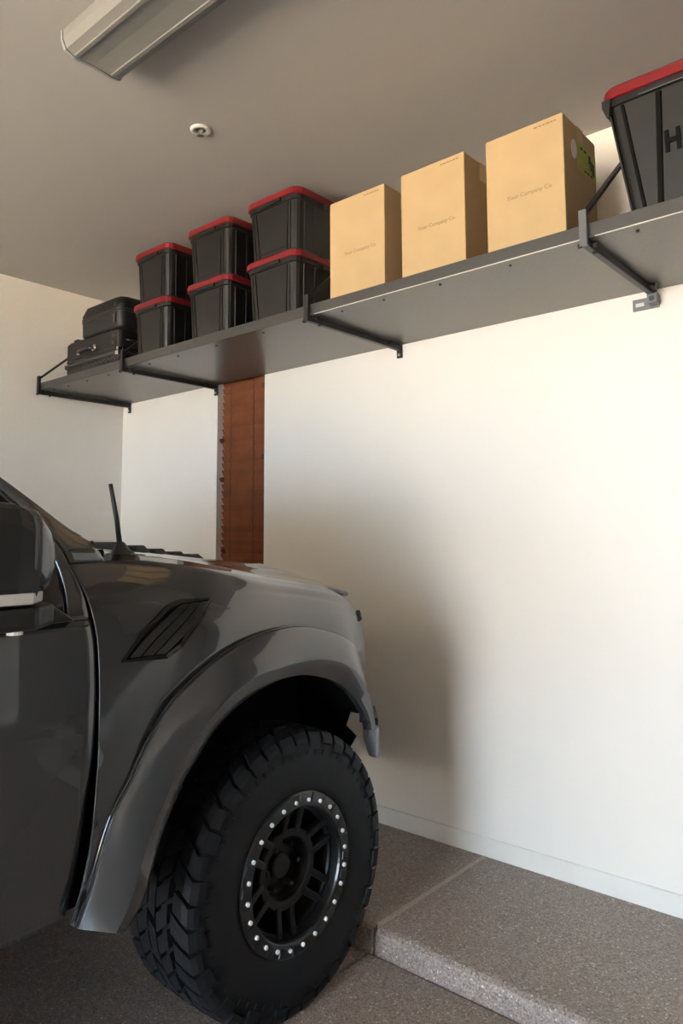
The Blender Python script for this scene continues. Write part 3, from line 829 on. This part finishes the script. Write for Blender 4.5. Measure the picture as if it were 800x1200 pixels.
for flip in (False, True):
    def mx(v): return [(2*CX-p[0], p[1], p[2]) for p in v] if flip else v
    v, f = door_skin(door_front, -2.925)
    door = obj('door', mx(v), f, M['paint'], truck, smooth=True, solid=.012)
    a_, b_ = resample(OUTL, 60), resample(INL, 60)
    rows = [[(Xd(p[1])-.004, p[0]-gap, p[1]) if t == 0 else (Xd(p[1]+(q[1]-p[1])*t), p[0]+(q[0]-p[0])*t-gap*(1-t), p[1]+(q[1]-p[1])*t) for t in (0, .1, .35, .7, .93, 1)] for p, q in zip(a_, b_)]
    v, f = grid(rows)
    obj('window_surround', mx(v), f, M['paint'], door, smooth=True, solid=.012)
    rows = [[(Xd(z), y, z) for z in np.linspace(1.24, 1.733, 10)] for y in (-2.87, -2.925)]
    v, f = grid(rows); obj('window_surround', mx(v), f, M['gloss'], door, solid=.012)
    rows = [[(Xd(1.24+(zi(y)-1.24)*t)-.005, y, 1.24+(zi(y)-1.24)*t) for t in np.linspace(0, 1, 12)] for y in np.linspace(-1.939, -2.13, 20)]
    v, f = grid(rows); obj('mirror_sail', mx(v), f, M['gloss'], door, smooth=True, solid=.008)
    rows = [[(Xd(1.24+(zi(y)-1.24)*t)-.008, y, 1.24+(zi(y)-1.24)*t) for t in np.linspace(0, 1, 12)] for y in np.linspace(-2.132, -2.872, 16)]
    v, f = grid(rows); obj('door_glass', mx(v), f, M['tint'], door, smooth=True, solid=.004)
    mb = MB().prism([(2.853, 1.232), (2.862, 1.234), (2.862, 1.250), (2.848, 1.252)], 1, -1.942, -2.925)
    obj('belt_moulding', mx(mb.v), mb.f, M['gloss'], door)
    mb = MB().tube([(2.862, -2.70, 1.13), (2.893, -2.72, 1.13), (2.893, -2.86, 1.13), (2.862, -2.88, 1.13)], .013, 8)
    obj('door_handle', mx(mb.v), mb.f, M['blackplastic'], door, smooth=True)
    # rear door
    v, f = door_skin(lambda z: -2.933, -3.72)
    d2 = obj('door', mx(v), f, M['paint'], truck, smooth=True, solid=.012)
    rows = [[(Xd(1.24+.53*t)-.004, y, 1.24+.53*t) for t in np.linspace(0, 1, 10)] for y in (-3.64, -3.72)]
    v, f = grid(rows); obj('window_surround', mx(v), f, M['paint'], d2, solid=.012)
    rows = [[(Xd(1.735+.035*t)-.004, y, 1.735+.035*t) for t in (0, 1)] for y in np.linspace(-2.933, -3.72, 6)]
    v, f = grid(rows); obj('window_surround', mx(v), f, M['paint'], d2, solid=.012)
    rows = [[(Xd(1.24+.495*t)-.008, y, 1.24+.495*t) for t in np.linspace(0, 1, 10)] for y in (-2.933, -3.64)]
    v, f = grid(rows); obj('door_glass', mx(v), f, M['tint'], d2, smooth=True, solid=.004)
    mb = MB().tube([(2.862, -3.50, 1.13), (2.893, -3.52, 1.13), (2.893, -3.66, 1.13), (2.862, -3.68, 1.13)], .013, 8)
    obj('door_handle', mx(mb.v), mb.f, M['blackplastic'], d2, smooth=True)
    # rear corner of the cab, and roof rail
    rows = [[(Xd(z)-.004, y, z) for z in np.linspace(.53, 1.775, 24)] for y in (-3.727, -4.02)]
    v, f = grid(rows); obj('cab_corner', mx(v), f, M['paint'], truck, smooth=True, solid=.012)
    rows = [[(x, y, z) for x, z in ((2.603, 1.766), (2.610, 1.776), (2.603, 1.786), (2.58, 1.79))] for y in np.linspace(-2.40, -4.02, 8)]
    v, f = grid(rows); obj('roof_rail', mx(v), f, M['paint'], truck, smooth=True, solid=.01)
    mb = MB().prism([(2.70, .46), (2.74, .47), (2.76, .506), (2.62, .506), (2.62, .46)], 1, -1.92, -4.02)
    obj('rocker_panel', mx(mb.v), mb.f, M['under'], truck)
MB().box(CX-.80, CX+.80, -4.02, -1.86, .50, .56).box(CX-.80, CX+.80, -1.86, -1.80, .50, 1.36).make('cab_floor', M['under'], truck)
MB().box(CX-.66, CX+.66, -4.02, -4.0, .56, 1.24).make('cab_back', M['paint'], truck)
v, f = grid([[(CX+.78*s, -4.02, 1.24), (CX+.64*s, -4.0, 1.76)] for s in (-1, 1)])
obj('rear_window', v, f, M['tint'], truck, solid=.005)
MB().prism([(-1.86, 1.33), (-2.10, 1.34), (-2.18, 1.28), (-2.16, 1.05), (-1.86, .95)], 0, CX-.74, CX+.74).make('dashboard', M['under'], truck, bevel=.02)
for x in (-.40, .40):
    s_ = MB().box(CX+x-.26, CX+x+.26, -3.00, -2.50, .85, 1.0).make('seat', M['under'], truck, bevel=.04)
    MB().prism([(-2.98, 1.0), (-3.12, 1.0), (-3.24, 1.52), (-3.14, 1.54)], 0, CX+x-.25, CX+x+.25).make('seat_back', M['under'], s_, bevel=.03)

# -- door mirrors
for flip in (False, True):
    def mx(v): return [(2*CX-p[0], p[1], p[2]) for p in v] if flip else v
    def sect(y, x0, x1, z0, z1, r):
        return [(a, y, b) for a, b, _ in rrect(x0, x1, z0, z1, r, 0, 4)]
    mb = MB().rings([sect(-2.155, 2.930, 3.128, 1.305, 1.496, .05), sect(-2.20, 2.925, 3.136, 1.300, 1.512, .045), sect(-2.275, 2.925, 3.138, 1.298, 1.515, .04)])
    mir = obj('side_mirror', mx(mb.v), mb.f, M['blackplastic'], truck, smooth=False)
    mb = MB().rings([sect(-2.092, 2.985, 3.060, 1.375, 1.415, .018), sect(-2.100, 2.965, 3.085, 1.352, 1.438, .035), sect(-2.118, 2.945, 3.110, 1.332, 1.468, .05), sect(-2.150, 2.930, 3.130, 1.335, 1.500, .05), sect(-2.168, 2.928, 3.133, 1.345, 1.508, .05)])
    obj('mirror_cap', mx(mb.v), mb.f, M['paint'], mir, smooth=True)
    mb = MB().rings([sect(-2.276, 2.940, 3.126, 1.312, 1.502, .035), sect(-2.279, 2.942, 3.124, 1.314, 1.500, .035)])
    obj('mirror_glass', mx(mb.v), mb.f, M['chrome'], mir)
    mb = MB().prism([(2.93, -2.075), (3.06, -2.085), (3.125, -2.15), (3.132, -2.27), (2.94, -2.27)], 2, 1.258, 1.306)
    base = obj('mirror_base', mx(mb.v), mb.f, M['blackplastic'], mir, bevel=.012)
    mb = MB().prism([(3.075, -2.120), (3.134, -2.170), (3.140, -2.27), (3.125, -2.27), (3.11, -2.18)], 2, 1.311, 1.334)
    obj('turn_signal', mx(mb.v), mb.f, M['signal'], mir, bevel=.003)
    mb = MB().prism([(-1.975, 1.250), (-2.05, 1.30), (-2.12, 1.30), (-2.15, 1.246)], 0, 2.83, 2.96)
    obj('mirror_arm', mx(mb.v), mb.f, M['blackplastic'], mir, bevel=.008)
    mb = MB().tube([(3.06, -2.17, 1.258), (3.06, -2.17, 1.246)], .016, 12)
    obj('puddle_lamp', mx(mb.v), mb.f, M['signal'], mir)

# -- antenna on the right cowl corner
an = MB().rings([rrect(2.685, 2.735, -1.735, -1.665, .02, 1.397), rrect(2.692, 2.728, -1.73, -1.685, .016, 1.412), rrect(2.700, 2.720, -1.722, -1.703, .009, 1.432)]).make('antenna', M['blackplastic'], truck, smooth=False)
MB().tube([(2.710, -1.713, 1.428), (2.712, -1.726, 1.50), (2.712, -1.748, 1.595)], [.0075, .0068, .0058], 10).make('mast', M['blackplastic'], an, smooth=True)

# -- nose
for flip in (False, True):
    def mx(v): return [(2*CX-p[0], p[1], p[2]) for p in v] if flip else v
    mb = MB().rings([[(2.728, -.775, z), (2.66, -.715, z), (2.52, -.67, z), (2.38, -.625, z), (2.38, -.72, z), (2.66, -.80, z)] for z in (.975, 1.155)])
    hl = obj('headlight', mx(mb.v), mb.f, M['lampglass'], truck, bevel=.008)
    mb = MB().box(2.38, 2.64, -.70, -.60, 1.06, 1.075)
    obj('light_bar', mx(mb.v), mb.f, M['signal'], hl)
gr = MB().box(CX-.40, CX+.40, -.68, -.56, .82, 1.08).make('grille', M['blackplastic'], truck, bevel=.01)
for z in (.86, .91, 1.01, 1.06):
    MB().box(CX-.39, CX+.39, -.565, -.55, z-.012, z+.012).make('grille_bar', M['gloss'], gr, bevel=.003)
MB().box(CX-.40, CX+.40, -.565, -.542, .945, .985).make('grille_bar', M['blackplastic'], gr, bevel=.003)
MB().prism([(CX-.46, -.66), (CX-.38, -.50), (CX+.38, -.50), (CX+.46, -.66)], 2, .62, .80).make('front_bumper', M['under'], truck, bevel=.02)
MB().prism([(-.66, .60), (-.52, .60), (-.66, .48), (-1.0, .40)], 0, CX-.40, CX+.40).make('skid_plate', M['steel'], truck, bevel=.01)
MB().box(CX-.78, CX+.78, -1.86, -1.00, .58, 1.20).box(CX-.42, CX+.42, -1.0, -.60, .60, 1.14).make('engine_bay', M['under'], truck)
MB().box(CX-.40, CX-.28, -5.6, -.70, .44, .58).box(CX+.28, CX+.40, -5.6, -.70, .44, .58).box(CX-.5, CX+.5, -4.0, -2.0, .40, .5).make('chassis', M['under'], truck)

# -- bed
for flip in (False, True):
    def mx(v): return [(2*CX-p[0], p[1], p[2]) for p in v] if flip else v
    arc = [(-4.58+.50*math.cos(t), .44+.50*math.sin(t)) for t in np.linspace(.12, PI-.12, 24)]
    mb = MB().prism([(-4.035, .55), (-4.035, 1.27), (-5.60, 1.27), (-5.60, .60)]+arc[::-1], 0, 2.83, 2.865)
    bs = obj('bed_side', mx(mb.v), mb.f, M['paint'], truck, bevel=.008)
    mb = MB()
    rs = []
    for t in np.linspace(0, PI, 30):
        rs.append([(x, -4.58+r_*math.cos(t), .44+r_*math.sin(t)) for x, r_ in ((2.85, .63), (2.885, .63), (2.935, .56), (2.925, .50), (2.83, .495))])
    mb.rings(rs)
    obj('fender_flare', mx(mb.v), mb.f, M['paint'], truck, bevel=.004)
    mb = MB().box(2.78, 2.87, -5.61, -5.56, .95, 1.22)
    obj('tail_lamp', mx(mb.v), mb.f, M['red'], bs, bevel=.008)
MB().box(CX-.89, CX+.89, -5.58, -4.035, .72, .76).box(CX-.89, CX+.89, -4.06, -4.035, .76, 1.26).make('bed_floor', M['under'], truck)
MB().box(CX-.86, CX+.86, -5.60, -5.55, .76, 1.27).make('tailgate', M['paint'], truck, bevel=.01)
MB().box(CX-.80, CX+.80, -5.72, -5.60, .58, .72).make('rear_bumper', M['steel'], truck, bevel=.02)
for y in (-1.19, -4.58):
    MB().tube([(CX-.70, y, .42), (CX+.70, y, .42)], .05, 12).lathe([(-.09, .05), (-.06, .11), (.06, .11), (.09, .05)], 16, 'x', (CX, y, .42)).make('axle', M['under'], truck)
for s in (-1, 1):
    MB().tube([(CX+s*.52, -1.02, .45), (CX+s*.50, -1.04, .92)], .032, 12).make('shock_absorber', M['under'], truck)

# -- wheels
RW = (2.900, -1.19, .4185)
NL = 40
PITCH = 2*PI/NL
def lug(section, a0, a1, skew=0., n_=3):
    """a tread block: section polygon (x, r) swept from angle a0 to a1, leaning with x"""
    mb = MB(); rs = []
    for t in np.linspace(0, 1, n_):
        ring = []
        for x, r_ in section:
            a = a0+(a1-a0)*t+skew*(x+.03)+.10*PITCH*math.sin((x+.02)*130)
            ring.append((x, r_*math.cos(a), r_*math.sin(a)))
        rs.append(ring)
    return mb.rings(rs)
SH_A = [(-.064, .396), (-.064, .4200), (-.020, .4185), (.001, .4115), (.0125, .392), (.0150, .366), (.006, .364), (-.012, .392)]
SH_B = [(-.056, .396), (-.056, .4200), (-.020, .4185), (-.001, .4120), (.0095, .398), (.0120, .383), (.004, .381), (-.012, .394)]
IN_A = [(-.288+(-x), r_) for x, r_ in SH_A]
CE_1 = [(-.078, .398), (-.078, .4208), (-.128, .4212), (-.128, .398)]
CE_2 = [(-.134, .398), (-.134, .4212), (-.164, .4212), (-.164, .398)]
CE_3 = [(-.170, .398), (-.170, .4212), (-.220, .4205), (-.220, .398)]
KINDS = [lug(SH_A, .04*PITCH, .84*PITCH, 1.5), lug(SH_B, 1.06*PITCH, 1.84*PITCH, 1.5), lug(IN_A, .2*PITCH, .98*PITCH, -.6),
         lug(CE_1, .06*PITCH, .84*PITCH, -1.8), lug(CE_2, .30*PITCH, 1.90*PITCH, 2.2), lug(CE_3, .50*PITCH, 1.30*PITCH, -1.8)]
PER = [2, 2, 1, 1, 2, 1]                          # a repeat every so many pitches
def at_angle(o, a):
    o.rotation_euler = (a, 0, 0)
def copy_to(o, a, parent):
    c = o.copy(); c.parent = parent; c.rotation_euler = (a, 0, 0); COL.objects.link(c); return c
def wheel(loc, side, detail):
    k = dict(local=True)
    barrel = [(.004, .230), (.004, .196), (-.006, .193), (-.03, .190), (-.16, .182), (-.25, .20), (-.275, .232), (-.27, .205), (-.15, .172)]
    rim = MB().lathe(barrel, 64).make('wheel', M['rim'], truck, smooth=True, **k)
    rim.modifiers.new('edges', 'EDGE_SPLIT').split_angle = math.radians(35)
    rim.location = (loc[0]-TR[0], loc[1]-TR[1], loc[2]-TR[2])
    if side < 0: rim.rotation_euler = (0, 0, PI)
    tp = [(-.004, .222), (.006, .240), (.0105, .262), (.0120, .30), (.0115, .345), (.006, .375), (-.006, .395), (-.022, .3985), (-.144, .399), (-.266, .3985), (-.282, .395), (-.296, .36), (-.300, .30), (-.296, .26), (-.280, .225)]
    MB().lathe(tp, 120).make('tire', M['rubber'], rim, smooth=True, **k)
    if detail:
        for q, (mb, per) in enumerate(zip(KINDS, PER)):
            o = mb.make('tread_block', M['rubber'], rim, **k)
            for i in range(1, NL//per): copy_to(o, i*per*PITCH, rim)
        # bead lettering ring: fine raised ribs round the sidewall
        o = MB().box(.0105, .0145, -.0016, .0016, .345, .362).make('sidewall_rib', M['rubber'], rim, **k)
        for i in range(1, 60): copy_to(o, 2*PI*i/60, rim)
    else:
        mb = MB()
        for g, per in zip(KINDS, PER):
            for i in range(NL//per):
                a = i*per*PITCH; ca, sa = math.cos(a), math.sin(a)
                mb.add([(x, y*ca-z*sa, y*sa+z*ca) for x, y, z in g.v], g.f)
        mb.make('tread', M['rubber'], rim, **k)['kind'] = 'stuff'
    MB().lathe([(.004, .190), (.011, .193), (.0125, .197), (.0125, .232), (.008, .2365), (.0, .2365), (.0, .190), (.004, .190)], 72).make('beadlock_ring', M['ring'], rim, smooth=False, **k)
    if detail:
        a = MB().rings([[(x, .2115+.0085*math.cos(t)*.001+rr*math.cos(t), rr*math.sin(t)) for t in np.linspace(0, 2*PI, 7)[:-1]] for x, rr in ((.012, .0066), (.0185, .0066), (.0200, .0042))]).make('bolt', M['alu'], rim, **k)
        b = MB().box(.0120, .0150, .200, .230, .0145, .0400).make('ring_tab', M['ring'], rim, bevel=.002, **k)
        for i in range(24):
            an_ = math.radians(4+15*i)
            if i == 0: at_angle(a, an_); at_angle(b, an_)
            else: copy_to(a, an_, rim); copy_to(b, an_, rim)
    # spokes: six close pairs from the hub ring to the barrel
    for i in range(6):
        for s in (-1, 1):
            a0 = math.radians(60*i+24)
            h = math.radians(15.5*s); o_ = math.radians(8.8*s)
            p = (-.046, .108*math.cos(a0+h), .108*math.sin(a0+h)); q = (-.030, .193*math.cos(a0+o_), .193*math.sin(a0+o_))
            MB().bar(p, q, .021, .026, (1, 0, 0)).make('spoke', M['rim'], rim, bevel=.004, **k)
    MB().lathe([(-.095, .084), (-.040, .093), (-.035, .097), (-.035, .117), (-.042, .122), (-.085, .120)], 48).make('hub_ring', M['rim'], rim, smooth=False, **k)
    MB().lathe([(-.028, .1945), (-.024, .190), (-.024, .180), (-.032, .177), (-.05, .18)], 60).make('spoke_ring', M['rim'], rim, smooth=False, **k)
    MB().lathe([(-.10, .110), (-.085, .092), (-.085, .040), (-.066, .038), (-.062, .032), (-.062, 0)], 36).make('centre_cap', M['rim'], rim, smooth=False, **k)
    l0 = MB().rings([[(x, .068+rr*math.cos(t), rr*math.sin(t)) for t in np.linspace(0, 2*PI, 7)[:-1]] for x, rr in ((-.086, .0095), (-.055, .0095), (-.050, .006))]).make('lug_nut', M['steel'], rim, **k)
    for i in range(1, 6): copy_to(l0, i*PI/3, rim)
    MB().lathe([(-.150, 0), (-.150, .165), (-.172, .165), (-.172, 0)], 48).make('brake_disc', M['under'], rim, **k)
    return rim
wheel(RW, 1, True)
wheel((2*CX-RW[0], RW[1], RW[2]), -1, False)
wheel((RW[0], -4.58, RW[2]), 1, False)
wheel((2*CX-RW[0], -4.58, RW[2]), -1, False)
